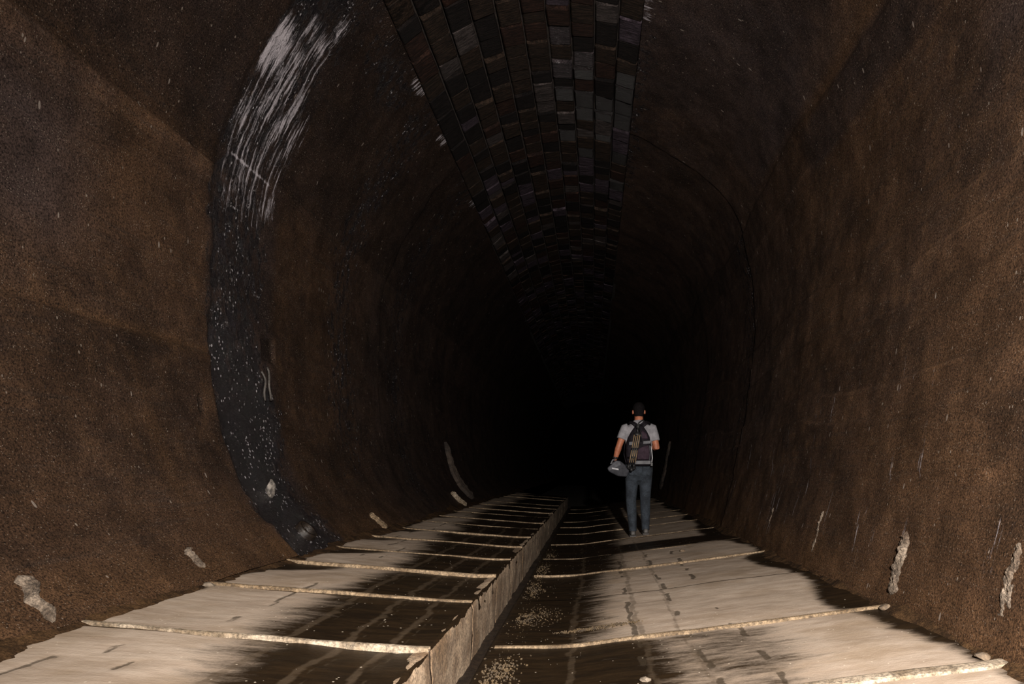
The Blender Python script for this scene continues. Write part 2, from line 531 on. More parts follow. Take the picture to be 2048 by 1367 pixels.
def build_wall(side):
    st = 0.018 if side == 'left' else 0.02
    ys = y_samples(st)
    if side == 'left':
        ss = np.arange(0, S_BL, st); ss = np.append(ss, S_BL)
    else:
        ss = np.arange(S_BR, LEN, st); ss = np.append(ss, LEN)
    Sg, Yg = np.meshgrid(ss, ys, indexing='ij')
    P2 = prof(Sg); N2 = prof_n(Sg)
    d = (fbm(Sg * 1.3, Yg * 0.9, 3) - 0.5) * 0.035 + (fbm(Sg * 7, Yg * 6, 9) - 0.5) * 0.014
    wob = (fbm(Yg * 0.8, Sg * 0.01 + 3, 21, 3) - 0.5)
    zero = np.zeros_like(Sg)
    wet = zero.copy(); lime = zero.copy(); rust = zero.copy(); cool = zero.copy(); tone = np.ones_like(Sg)
    if side == 'left':
        ring = Yg + (fbm(Sg * 1.2, zero, 5, 3) - 0.5) * 0.25
        # lifts of the pour, ring by ring
        e3 = s_at(-1338, -390); e4 = s_at(-1330, -235); e1 = s_at(-1324, -1050); e2 = s_at(-1330, -990); e5 = s_at(-1245, 60)
        w3 = e3 + wob * 0.16
        a = tone_lifts(Sg - wob * 0.10, [e5, e4, e3, e2, e1], [0.92, 0.82, 0.70, 1.0, 1.25, 0.62])
        b = tone_lifts(Sg - wob * 0.05, [e4 - 0.1, e3 + .25, e1 - .5, e1 + 0.25], [0.66, 0.78, 0.66, 0.78, 0.56])
        inring = 1 - sstep(4.86, 4.92, ring)
        tone = a * inring + b * (1 - inring)
        for e, h in ((e1, 0.016), (e2, -0.010), (e3, 0.020), (e4, -0.008)):
            d += inring * h * (1 - sstep(e - 0.008, e + 0.012, Sg - wob * 0.10)) * (1 - 0.5 * sstep(0.2, 0.9, np.abs(e - Sg)))
        d += (1 - inring) * -0.012
        for yy in (8.8, 11.9, 15.5, 19.5, 24, 29):
            d += -0.012 * sstep(yy - .02, yy + .02, ring)
            tone *= 1 - 0.10 * band(ring, yy, yy + 0.8, 0.05)
        # seep band between the two rings, wider towards the foot
        topw = sstep(s_at(-1322, -1000), s_at(-1340, -600), -Sg * 0 + Sg)
        lo = 4.90 + (fbm(Sg * 2.2, zero + 1, 31, 3) - 0.5) * 0.16
        hi = 5.80 + (fbm(Sg * 1.6, zero + 2, 37, 3) - 0.5) * 0.35
        wet = sstep(lo - 0.09, lo + 0.09, Yg) * (1 - sstep(hi - 0.35, hi + 0.25, Yg))
        wet *= 0.55 + 0.45 * (1 - sstep(s_at(-1300, -150), s_at(-1350, -700), Sg))
        # second, weaker seeps further in
        wet = np.maximum(wet, 0.46 * band(Yg, 7.1, 7.9, 0.4) * sstep(0.2, 1.2, Sg))
        wet = np.maximum(wet, 0.5 * band(Yg, 5.9, 7.1, 0.5) * band(Sg, s_at(-1000, -1720), s_at(-870, -1880), 0.12))
        wet = np.maximum(wet, 0.42 * band(Yg, 9.2, 10.0, 0.4))
        d += wet * (fbm(Sg * 14, Yg * 12, 44, 3) - 0.45) * 0.025
        # lime wash-out running down from a joint below the vault
        sa = s_at(-1110, -1560)
        brk = (fbm(Sg * 3.2, Yg * 9, 301, 4) - 0.5) * 1.6
        l1 = band(Yg, 4.93, 5.42, 0.05) * band(Sg, s_at(-1190, -1420), s_at(-1080, -1605), 0.16)
        l2 = band(Yg, 5.15, 5.62, 0.06) * band(Sg, s_at(-1245, -1290), s_at(-1010, -1690), 0.10)
        l3 = 0.42 * band(Yg, 4.98, 5.85, 0.12) * band(Sg, s_at(-1335, -960), s_at(-1180, -1430), 0.16)
        l4 = 0.85 * band(Yg, 5.42, 5.62, 0.04) * band(Sg, s_at(-1080, -1600), s_at(-960, -1770), 0.08)
        lime = np.maximum.reduce([l1 * (0.86 + 0.8 * brk), l2 * (0.55 + 0.7 * brk), l3 * (1 + 0.8 * brk), l4 * (0.66 + 0.6 * brk), zero])
        lime = np.maximum(lime, 0.9 * band(Sg, s_at(-1300, -1140) - 0.006, s_at(-1300, -1140) + 0.006, 0.006) * band(Yg, 5.05, 5.7, 0.05))
        edge_ = sstep(0.52, 0.66, fbm(Yg * 2.6, Sg * 3, 205, 4)) * sstep(S_BL - 0.16, S_BL - 0.03, Sg) * band(Yg, 5.8, 10.5, 0.5)
        lime = np.maximum(lime, 0.62 * edge_)
        cool = np.maximum(band(Yg, 4.9, 5.9, 0.1) * 0.7, 0.8 * band(Yg, 3.0, 3.7, 0.3) * band(Sg, s_at(-1345, -560), s_at(-1328, -980), 0.25))
        cool = np.maximum(cool, sstep(e1 - .05, e1 + .4, Sg) * 0.5)
        cool = np.maximum(cool, 0.6 * sstep(6.5, 9, Yg))  # light falloff painted into the colour: darker deeper in
        rust = np.maximum(0.8 * (1 - sstep(0.05, 0.40, Sg)), 0.7 * band(Sg, e3, e3 + 0.06, 0.05) * inring)
        rust = np.maximum(rust, 0.6 * band(Yg, 4.05, 4.2, 0.08) * band(Sg, s_at(-1200, 110), s_at(-1310, -180), 0.15))
        rust *= 0.4 + 1.1 * fbm(Sg * 3, Yg * 2.5, 61)
        # openings: a narrow weep slot and a shallow square pocket
        sl = s_at(-1316, -212)
        d -= 0.03 * band(Yg, 4.655, 4.70, 0.006) * band(Sg, sl - 0.06, sl + 0.06, 0.012)
        sp = s_at(-1343, -490)
        d -= 0.03 * band(Yg, 5.70, 5.93, 0.008) * band(Sg, sp - 0.10, sp + 0.10, 0.010)
        tone *= 1 - 0.85 * band(Yg, 4.65, 4.705, 0.01) * band(Sg, sl - 0.06, sl + 0.06, 0.012)  # shade inside the slot painted into the tone
        tone *= 1 - 0.55 * band(Yg, 5.70, 5.93, 0.01) * band(Sg, sp - 0.10, sp + 0.10, 0.012)  # pocket shade painted in the same way
        # drain mouth low in the seep band
        sd = 0.20; yd = 5.34
        rr = np.hypot((Sg - sd), (Yg - yd))
        d -= 0.16 * (1 - sstep(0.045, 0.075, rr))
    else:
        R = LEN - Sg
        es = [S_BR + 0.0] + [s_at(*q) for q in ((935, -1490), (970, -1300), (1003, -755), (999, -650), (985, -530), (953, -285), (936, -165), (900, 10))]
        wb = wob * 0.22
        ring = Yg + (fbm(Sg * 1.2, zero, 6, 3) - 0.5) * 0.25
        tone = tone_lifts(Sg - wb, es[1:], [0.95, 0.76, 0.96, 0.98, 1.08, 0.96, 1.05, 0.92, 1.0])
        for e, h in zip(es[1:], (0.016, -0.012, 0.014, 0.010, 0.016, 0.014, 0.014, -0.01)):
            d += h * sstep(e - 0.012, e + 0.012, Sg - wb) * (1 - 0.6 * sstep(0.1, 0.5, Sg - e)) * (Sg >= e - 0.2)
        for q_, e in enumerate(es[3:9]):
            nz = sstep(0.45, 0.62, fbm(Yg * 1.3, Yg * 0 + q_ * 3.3, 77 + q_, 3))
            ln_ = band(Sg - wb, e - 0.008, e + 0.008, 0.012) * nz
            tone = tone * (1 + 0.75 * ln_); d += 0.006 * ln_
        for yy in (8.75, 12.4, 16, 20, 25):
            d += -0.016 * sstep(yy - .02, yy + .02, ring)
            tone *= 1 - 0.12 * band(ring, yy, yy + 0.7, 0.05)
        cool = np.maximum(0.85 * band(Yg, 5.0, 8.0, 0.9) * (1 - sstep(es[1] - 0.2, es[1], Sg)), 0.55 * band(Yg, 4.0, 6.2, 0.3) * band(Sg, es[1], es[2], 0.06))
        cool = np.maximum(cool, 0.5 * sstep(6.0, 8.5, Yg) * (1 - sstep(LEN - 1.2, LEN - .4, Sg)))  # painted falloff with depth on this side, weaker at the wall foot
        cool = np.maximum(cool, 0.6 * band(Yg, 2.7, 3.6, 0.3) * band(Sg, es[2] - .2, es[3] - .5, 0.25))
        rust = np.maximum(0.75 * (1 - sstep(0.05, 0.45, R)), 0.7 * band(Sg, es[1] - 0.35, es[1] - 0.02, 0.08) * band(Yg, 3.0, 6.0, 0.4))
        rust = np.maximum(rust, 0.45 * (1 - sstep(3.2, 5.5, Yg)) * (1 - sstep(0.6, 2.4, R)))
        rust *= 0.35 + 1.1 * fbm(Sg * 3, Yg * 2.5, 63)
        wet = np.maximum(0.42 * band(Yg, 8.6, 9.4, 0.3) * band(R, 0.8, 4.0, 0.4), 0.5 * band(Yg, 6.6, 10.5, 0.8) * (1 - sstep(S_BR + 0.0, S_BR + 0.35, Sg)))
        drip = sstep(0.60, 0.72, vnoise(Yg * 11, R * 0.5, 71)) * band(R, 0.1, 1.6, 0.3)
        lime = 0.22 * drip
        lime = np.maximum(lime, 0.6 * sstep(0.54, 0.66, fbm(Yg * 2.6, Sg * 3, 209, 4)) * (1 - sstep(S_BR + 0.03, S_BR + 0.14, Sg)) * band(Yg, 5.8, 10.5, 0.5))
        tone *= 1 + 0.12 * (1 - sstep(0.0, 0.5, R))
    X = P2[..., 0] + N2[..., 0] * d
    Z = P2[..., 1] + N2[..., 1] * d
    P = np.stack([X, Yg, Z], -1)
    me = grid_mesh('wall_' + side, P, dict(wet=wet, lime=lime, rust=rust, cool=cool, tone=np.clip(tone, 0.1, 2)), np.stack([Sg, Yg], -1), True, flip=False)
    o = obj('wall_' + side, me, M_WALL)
    return o


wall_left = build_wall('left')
tag(wall_left, 'brown stained concrete tunnel wall with wet seep band and white lime streaks', 'wall', kind='structure')
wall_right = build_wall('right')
tag(wall_right, 'rough brown concrete tunnel wall on the side nearest the walking man', 'wall', kind='structure')

# ------------------------------------------------------------------ vault
def strip_grid(s0, s1, ns, ys, off):
    ss = np.linspace(s0, s1, ns)
    Sg, Yg = np.meshgrid(ss, ys, indexing='ij')
    P2 = prof(Sg); N2 = prof_n(Sg)
    return np.stack([P2[..., 0] + N2[..., 0] * off, Yg, P2[..., 1] + N2[..., 1] * off], -1)


ceiling = obj('ceiling', grid_mesh('ceiling', strip_grid(S_BL - 0.05, S_BR + 0.05, 40, np.linspace(Y0, Y1, 120), -0.055)), M_MORTAR)
tag(ceiling, 'dark arched tunnel vault lined with courses of sooty bricks', 'ceiling', kind='structure')

NC = 10
CW = (S_BR - S_BL) / NC
brick_me = {}
for k in range(len(BR)):
    for j in range(3):
        me = box_mesh('brick', CW - 0.016, 1.0, 0.10, 0, 1)
        bm = bmesh.new(); bm.from_mesh(me)
        r = random.Random(k * 10 + j)
        # broken-edged face: inner face subdivided and knocked about
        for v in bm.verts:
            if v.co.z > 0:
                v.co.x *= r.uniform(0.955, 1.0); v.co.y *= r.uniform(0.955, 0.995); v.co.z += r.uniform(-0.010, 0.010)
        ef = [e for e in bm.edges if all(v.co.z > 0.02 for v in e.verts)]
        bmesh.ops.bevel(bm, geom=ef, offset=0.012, segments=1, affect='EDGES')
        bm.to_mesh(me); bm.free()
        me.materials.append(BR[k])
        brick_me[(k, j)] = me


def brick_matrix(ci, y, ln, proud, r):
    s = S_BL + (ci + 0.5) * CW
    p = prof(np.array(s)); n = prof_n(np.array(s))
    z = Vector((n[0], 0, n[1])); yv = Vector((0, 1, 0)); x = yv.cross(z)
    q = Vector((p[0], y, p[1])) + z * (proud - 0.055)
    mtx = Matrix((x, yv, z)).transposed().to_4x4()
    mtx.translation = q
    mtx = mtx @ Matrix.Rotation(r.gauss(0, 0.02), 4, 'X') @ Matrix.Rotation(r.gauss(0, 0.018), 4, 'Y') @ Matrix.Rotation(r.gauss(0, 0.008), 4, 'Z')
    return mtx @ Matrix.Diagonal((1, ln - 0.014, 1, 1))


def brick_kind(ci, y, r):
    if ci >= 6 and 7.4 < y < 10.4 and r.random() < 0.42: return 5
    if ci in (6, 7) and 6.9 < y < 8.2 and r.random() < 0.35: return 6
    wts = [0.30, 0.30, 0.16, 0.14 if ci < 2 or ci > 5 else 0.07, 0.16 if (ci >= 7 or y > 9.5) else 0.04]
    return r.choices(range(5), wts)[0]


r = random.Random(23)
far_parts = {k: [] for k in range(len(BR))}
nb = 0
for ci in range(NC):
    y = -0.6 + r.uniform(0, 0.3)
    while y < 40:
        ln = r.choice([0.2, 0.26, 0.30, 0.30, 0.36])
        yc = y + ln / 2
        proud = r.choice([0.0, 0.006, 0.014, 0.026, 0.034]) + r.uniform(-0.004, 0.004)
        if yc > 11: proud *= max(0.15, 1 - (yc - 11) / 4)
        k = brick_kind(ci, yc, r); j = r.randrange(3)
        mtx = brick_matrix(ci, yc, ln, proud, r)
        if 6.15 < yc < 14.3 and nb < 300:
            o = bpy.data.objects.new('brick', brick_me[(k, j)])
            C.objects.link(o); o.parent = ceiling; o.matrix_world = mtx
            nb += 1
        else:
            far_parts[k].append((j, mtx))
        y += ln
allV = []; allF = []; allM = []
for k, L in far_parts.items():
    for j, mtx in L:
        me = brick_me[(k, j)]; o0 = len(allV)
        allV += [mtx @ v.co for v in me.vertices]
        for p in me.polygons:
            allF.append(tuple(i + o0 for i in p.vertices)); allM.append(k)
me = mesh_from('vault_bricks', allV, allF)
for mt in BR: me.materials.append(mt)
me.polygons.foreach_set('material_index', allM)
o = obj('vault_bricks', me, None, ceiling)
tag(o, 'remaining vault bricks near and far along the crown', kind='stuff')

# ------------------------------------------------------------------ floor
FL = catmull([(-1060, 305), (-1026, 311), (-860, 325), (-640, 342), (-470, 355), (-380, 361), (-326, 362)], 12) * np.array([U, -U]) + np.array([0, EYE])
FR = catmull([(-283, 492), (-180, 491), (-70, 487), (60, 470), (260, 446), (520, 413), (811, 377), (850, 372)], 12) * np.array([U, -U]) + np.array([0, EYE])


def zl(x): return np.interp(x, FL[:, 0], FL[:, 1])
def zr(x): return np.interp(x, FR[:, 0], FR[:, 1])


RIB_L = [0.95, 1.85, 2.80, 3.76, 4.70, 5.54, 6.45, 7.35, 8.3, 9.25, 10.25, 11.3, 12.4, 13.5, 14.6, 15.8, 17, 18.2]
RIB_R = [0.6, 1.65, 2.71, 3.82, 5.16, 6.40, 7.55, 9.0, 10.4, 11.6, 12.8, 14.0, 15.3, 16.6, 18]
floor = empty('floor', (0, 0, 0))
tag(floor, 'damp concrete tunnel floor of two sloping slab rows beside a gutter', 'floor', kind='structure')
bed = grid_mesh('floor_bed', np.stack(np.meshgrid(np.linspace(-2.3, 1.8, 6), np.linspace(Y0, Y1, 30), indexing='ij') + [np.full((6, 30), -0.16)], -1), flip=True)
obj('floor_bed', bed, M_BED, floor)


def wet_left(X, Yv):
    xu = X / U
    b = -700 + (fbm(Yv * 0.9, X * 0.4, 81, 3) - 0.5) * 260
    b = b - 60 * sstep(4.0, 5.5, Yv) - 60 * sstep(6.5, 9, Yv)
    w = sstep(b - 130, b + 170, xu)
    w = np.maximum(w, 0.9 * (1 - sstep(-1030, -975, xu + (fbm(Yv * 1.5, X, 85, 2) - .5) * 90)))
    for lo, hi, amt, xw in ((4.30, 4.70, 0.9, -860), (5.15, 5.54, 0.85, -840), (6.1, 6.45, 0.7, -900), (7.0, 7.35, 0.8, -900), (8.9, 9.25, 0.9, -950)):
        w = np.maximum(w, amt * band(Yv, lo + (xu + 1026) / 900, hi + 0.1, 0.08) * (1 - sstep(xw - 60, xw + 120, xu)))
    return np.clip(w, 0, 1)


def wet_shade_right(X, Yv):
    xu = X / U
    n = (fbm(Yv * 1.1, X * 0.6, 91, 3) - 0.5)
    b = 95 + 200 * (1 - sstep(3.7, 3.9, Yv)) + 80 * sstep(6.3, 6.5, Yv) + 90 * sstep(7.4, 7.6, Yv) + n * 150
    w = 1 - sstep(b - 220, b + 90, xu)
    w = np.maximum(w * 0.95, 0.58 * (1 - sstep(3.7, 3.9, Yv)) * (1 - sstep(340, 640, xu)))
    e = 720 + n * 190 - 45 * band(Yv, 3.85, 4.5, 0.25) - 90 * band(Yv, 5.6, 6.4, 0.3) - 60 * band(Yv, 7.6, 8.3, 0.3)
    w = np.maximum(w, 0.95 * sstep(e - 55, e + 45, xu))
    w = np.maximum(w, 0.9 * band(Yv, 7.62, 8.35, 0.12) * sstep(60, 200, xu))  # shadow band in front of the man, painted through the wet mask
    return np.clip(w, 0, 1)


def marks(X, Yv, side):
    xu = X / U
    mk = np.zeros_like(X); lt = np.zeros_like(X)
    wig = (fbm(Yv * 1.6, X * 0 + 5, 101, 2) - 0.5) * 22 + (fbm(Yv * 9, X * 7, 103, 3) - 0.5) * 26
    if side == 'l':
        for x0, sd, th in ((-866, 1, 0.52), (-790, 2, 0.62), (-930, 3, 0.66)):
            mk = np.maximum(mk, band(xu + wig, x0 - 7, x0 + 7, 9) * sstep(th, th + 0.1, vnoise(Yv * 5.5, Yv * 0 + sd, 105 + sd)))
        for x0, wd in ((-622, 12), (-505, 11), (-410, 10)):
            lt = np.maximum(lt, 0.9 * band(xu + wig, x0 - wd, x0 + wd, 8))
            mk = np.maximum(mk, 0.75 * band(xu + wig, x0 + wd + 6, x0 + wd + 16, 6))
    else:
        for x0, sd, th in ((263, 1, 0.42), (394, 2, 0.5), (122, 3, 0.40)):
            mk = np.maximum(mk, band(xu + wig, x0 - 9, x0 + 9, 8) * sstep(th, th + 0.1, vnoise(Yv * 6.5, Yv * 0 + sd, 115 + sd)) * (Yv < 7.5))
        for x0, wd in ((-55, 13), (140, 12), (250, 9)):
            lt = np.maximum(lt, 0.8 * band(xu + wig, x0 - wd, x0 + wd, 8))
    return mk, lt


def slab(side, ya, yb):
    lx = FL if side == 'l' else FR
    fz = zl if side == 'l' else zr
    near = yb < 9
    sx = 0.022 if near else 0.05
    sy = 0.022 if near else 0.06
    xs = np.linspace(lx[0, 0], lx[-1, 0], int((lx[-1, 0] - lx[0, 0]) / sx) + 2)
    yv = np.linspace(ya + 0.006, yb - 0.006, max(4, int((yb - ya) / sy) + 2))
    X, Yv = np.meshgrid(xs, yv, indexing='ij')
    t = random.uniform(-0.006, 0.006)
    Z = fz(X) + (fbm(X * 2.2, Yv * 2.2, 121) - 0.5) * 0.022 + t * (Yv - ya) / (yb - ya)
    mk, lt = marks(X, Yv, side)
    wt = wet_left(X, Yv) if side == 'l' else wet_shade_right(X, Yv)
    Z = Z - 0.004 * mk
    P = np.stack([X, Yv, Z], -1)
    # skirt all round so the slab has thickness
    def ext(A, dz=0.0):
        A = np.concatenate([A[:1], A, A[-1:]], 0)
        A = np.concatenate([A[:, :1], A, A[:, -1:]], 1)
        return A
    P = ext(P); P[0, :, 2] -= 0.09; P[-1, :, 2] -= 0.09; P[1:-1, 0, 2] -= 0.09; P[1:-1, -1, 2] -= 0.09
    me = grid_mesh('slab', P, dict(wet=ext(wt), mark=ext(mk), lite=ext(lt)), None, True)
    return obj('slab', me, M_FLOOR, floor)


def rib(side, y, mat, rise=0.030, wid=0.045):
    lx = FL if side == 'l' else FR
    fz = zl if side == 'l' else zr
    x0 = lx[0, 0] + 0.03; x1 = lx[-1, 0] - (0.0 if side == 'l' else 0.06)
    n = 46
    xs = np.linspace(x0, x1, n)
    sd = int(y * 97) + (0 if side == 'l' else 5000)
    yy = y + (fbm(xs * 1.3, xs * 0, sd, 3) - 0.5) * 0.06
    hh = rise * (0.75 + 0.5 * fbm(xs * 3.5, xs * 0, sd + 1, 3))
    ww = wid * (0.7 + 0.6 * fbm(xs * 4, xs * 0, sd + 2, 3)) / 2
    prof_ = [(-1.0, -0.03), (-0.82, 0.8), (-0.45, 1.0), (0.45, 1.0), (0.85, 0.75), (1.0, -0.03)]
    P = np.zeros((n, len(prof_), 3))
    for j, (a, h) in enumerate(prof_):
        P[:, j, 0] = xs; P[:, j, 1] = yy + a * ww
        P[:, j, 2] = fz(xs) + np.where(h > 0, h * hh, h)
    me = grid_mesh('joint_rib', P, None, None, False)
    return obj('joint_rib', me, mat, floor)


for a, b_ in zip(RIB_L[:-1], RIB_L[1:]): slab('l', a, b_)
for a, b_ in zip(RIB_R[:-1], RIB_R[1:]): slab('r', a, b_)
for y in RIB_L[1:-1]:
    rib('l', y, M_RIB if y < 3 else M_RIBO, 0.015 if y < 5 else max(0.005, 0.016 - 0.0011 * y), 0.034)
for y in RIB_R[1:-1]:
    if abs(y - 5.16) < 0.01: continue
    rib('r', y, M_RIB if y < 3 else M_RIBO, 0.015 if y < 5 else max(0.005, 0.016 - 0.0011 * y), 0.036 if y > 3 else 0.08)

# gutter between the kerb and the lower slabs
gx = np.linspace(-340 * U, -275 * U, 6)
gy = np.arange(0.2, 18, 0.05)
X, Yv = np.meshgrid(gx, gy, indexing='ij')
Z = -0.06 + (fbm(X * 8, Yv * 4, 131) - 0.5) * 0.05
obj('gutter_channel', grid_mesh('gutter_channel', np.stack([X, Yv, Z], -1), flip=False), M_GUT, floor)

# kerb: one block to each slab
kerb = empty('trim_1', (0, 0, 0))
tag(kerb, 'tan concrete kerb step along the middle of the tunnel floor', 'kerb', kind='structure')
for a, b_ in zip(RIB_L[:-1], RIB_L[1:]):
    yv = np.linspace(a + 0.004, b_ - 0.004, 40)
    cs = [(-356, 366), (-335, 363), (-327, 366), (-324, 380), (-324, 400), (-324, 425), (-325, 450), (-326, 475), (-327, 495), (-327, 515), (-327, 545)]
    P = np.zeros((len(cs), len(yv), 3))
    for i, (xu, yu) in enumerate(cs):
        rough_ = (fbm(yv * 9, yv * 0 + i * 0.8, 141, 4) - 0.5) * (0.02 if i > 0 else 0)
        P[i, :, 0] = xu * U + rough_; P[i, :, 1] = yv
        P[i, :, 2] = EYE - yu * U + (fbm(yv * 7, yv * 0 + i, 143, 3) - 0.5) * 0.010
    def ext(A):
        A = np.concatenate([A[:, :1], A, A[:, -1:]], 1); return A
    P = ext(P); P[:, 0, 0] -= 0.05; P[:, -1, 0] -= 0.05
    obj('kerb_block', grid_mesh('kerb_block', P, None, None, True, flip=False), M_KERB, kerb)

# ------------------------------------------------------------------ mortar ribs climbing the wall feet
def wall_rib(parent, y, s0, s1, w0, w1, mat, rise=0.018, seed=0, lean=0.0):
    """crumbling mortar strip left on the wall foot; thick in the middle, feathered edges"""
    n = 64
    ss = np.linspace(s0, s1, n)
    p = prof(ss); nn = prof_n(ss)
    t = np.linspace(0, 1, n)
    end = np.minimum(1, np.minimum(t * 9 + 0.25, (1 - t) * 9 + 0.1))
    wv = (w0 + (w1 - w0) * t) * end / 2
    yc = y + lean * t + (fbm(t * 4, t * 0, seed + 3, 3) - 0.5) * 0.05
    cols = np.linspace(-1, 1, 13)
    P = np.zeros((n, len(cols), 3))
    for j, a in enumerate(cols):
        edge = a * wv * (0.72 + 0.75 * fbm(t * 16, t * 0 + (7 if a > 0 else 1), seed, 4))
        h = rise * (1 - abs(a) ** 2.2) * (0.45 + 1.1 * fbm(t * 14, t * 0 + a * 3, seed + 9, 4)) * end
        off = h + 0.010 - (0.035 if j in (0, len(cols) - 1) else 0)
        P[:, j, 0] = p[:, 0] + nn[:, 0] * off
        P[:, j, 1] = yc + edge
        P[:, j, 2] = p[:, 1] + nn[:, 1] * off
    return obj('mortar_strip', grid_mesh('mortar_strip', P, None, None, False), mat, parent)


L_ = LEN
M_RUST2 = mat_simple('damp_mortar', (0.015, 0.011, 0.009), (0.050, 0.036, 0.027), 3, 0.85, 0.4)
wall_rib(wall_right, 2.80, L_ - 0.14, L_ - 0.50, 0.17, 0.07, M_PALE, 0.022, 1)
wall_rib(wall_right, 3.80, L_ - 0.06, L_ - 0.44, 0.13, 0.09, M_PALE, 0.03, 2)
wall_rib(wall_right, 5.18, L_ - 0.08, L_ - 0.48, 0.11, 0.07, M_PALE, 0.025, 3)
wall_rib(wall_right, 6.55, L_ - 0.05, L_ - 0.42, 0.09, 0.05, M_PALE, 0.02, 4)
wall_rib(wall_right, 7.7, L_ - 0.05, L_ - 0.50, 0.06, 0.04, M_PALE, 0.015, 14)
wall_rib(wall_right, 17.5, L_ - 0.25, L_ - 1.5, 0.40, 0.05, M_RUST2, 0.03, 5)
wall_rib(wall_left, 2.68, 0.03, 0.28, 0.04, 0.10, M_PALE, 0.02, 6, 0.06)
wall_rib(wall_left, 3.80, 0.10, 0.26, 0.05, 0.06, M_PALE, 0.02, 7, 0.02)
wall_rib(wall_left, 7.0, 0.02, 0.25, 0.10, 0.05, M_RIBO, 0.015, 8)
wall_rib(wall_left, 11.3, 0.0, 0.34, 0.10, 0.07, M_RIB, 0.03, 9)
wall_rib(wall_left, 12.5, 0.12, 1.3, 0.40, 0.05, M_RUST2, 0.05, 10)

# mud washed into the corners between walls and floor
M_MUD = mat_simple('corner_mud', (0.016, 0.0088, 0.0044), (0.055, 0.030, 0.0135), 9, 0.9, 0.7, 0.012, grit=110, spec=0.08)
def silt_fillet(side):
    yv = np.concatenate([np.arange(0.2, 9, 0.03), np.arange(9, 20, 0.1)])
    wv = 0.025 + 0.075 * fbm(yv * 2.2, yv * 0, 401 if side == 'l' else 403, 4) ** 1.5 * 2
    hv = 0.02 + 0.07 * fbm(yv * 1.7, yv * 0, 405 if side == 'l' else 407, 4) ** 1.5 * 2
    cols = [0.0, 0.25, 0.5, 0.75, 1.0]
    P = np.zeros((len(cols), len(yv), 3))
    for i, t in enumerate(cols):
        if side == 'l':
            sw = hv + 0.015; q = prof(sw); nn = prof_n(sw); xf = -1026 * U + wv + 0.02; zf = zl(xf) - 0.012
        else:
            sw = LEN - hv - 0.015; q = prof(sw); nn = prof_n(sw); xf = 811 * U - wv - 0.02; zf = zr(xf) - 0.012
        a = np.stack([q[:, 0] - nn[:, 0] * 0.02, q[:, 1] - nn[:, 1] * 0.02], -1); b_ = np.stack([xf, zf], -1)
        cx = (-1026 if side == 'l' else 811) * U
        cn = np.stack([np.full_like(yv, cx), np.full_like(yv, EYE - (308 if side == 'l' else 377) * U)], -1)
        c = 0.55 * cn + 0.45 * (a + b_) / 2
        p_ = (1 - t) ** 2 * a + 2 * t * (1 - t) * c + t * t * b_
        n_ = (fbm(yv * 14, yv * 0 + t * 4, 411, 3) - 0.5) * 0.014
        P[i, :, 0] = p_[:, 0] + (n_ if side == 'l' else -n_); P[i, :, 1] = yv; P[i, :, 2] = p_[:, 1] + n_
    obj('silt_fillet', grid_mesh('silt_fillet', P, None, None, True), M_MUD, floor)


silt_fillet('l'); silt_fillet('r')

# ------------------------------------------------------------------ small things on walls and floor
def stone_mesh(name, sx, sy, sz, seed, sub=2):
    bm = bmesh.new()
    bmesh.ops.create_icosphere(bm, subdivisions=sub, radius=1)
    r = random.Random(seed)
    pl = [(Vector((r.uniform(-1, 1), r.uniform(-1, 1), r.uniform(-1, 1))).normalized(), r.uniform(0.55, 0.9)) for _ in range(7)]
    for v in bm.verts:
        for n, dd in pl:
            k = v.co.dot(n)
            if k > dd: v.co -= n * (k - dd)
        v.co *= 1 + r.uniform(-0.09, 0.09)
        v.co = Vector((v.co.x * sx, v.co.y * sy, v.co.z * sz))
    me = bpy.data.meshes.new(name); bm.to_mesh(me); bm.free()
    return me


def floor_stone(name, x, y, sx, sy, sz, seed, mat, label, rz=0.0, cat='stone', group=None):
    z = float(zl(x)) if x < -326 * U else float(zr(x))
    o = obj(name, stone_mesh(name, sx, sy, sz, seed), mat)
    o.location = (x, y, z + sz * 0.45); o.rotation_euler = (0, 0, rz)
    return tag(o, label, cat, group)


floor_stone('stone_chip', -2.09, 3.70, 0.045, 0.03, 0.016, 3, M_STONE, 'flat pale stone chip at the foot of the wall beside the second floor rib', 0.5)
floor_stone('stone', 0.235 * 1.0, 3.05, 0.030, 0.022, 0.014, 4, M_STONE, 'small pale stone on the nearest lower slab in front of the gravel ridge')
floor_stone('stone', 0.93, 7.10, 0.034, 0.028, 0.02, 5, M_STONEB, 'lone brown stone on the pale slab just in front of the man')
floor_stone('rubble_lump', 1.62, 3.78, 0.045, 0.04, 0.022, 6, M_STONEB, 'crumbled brown lump where the long floor rib meets the lower wall', cat='rubble')
floor_stone('rubble_lump', 1.60, 2.80, 0.035, 0.03, 0.018, 7, M_STONEB, 'crumbled brown lump at the wall end of the nearest bright rib', cat='rubble')

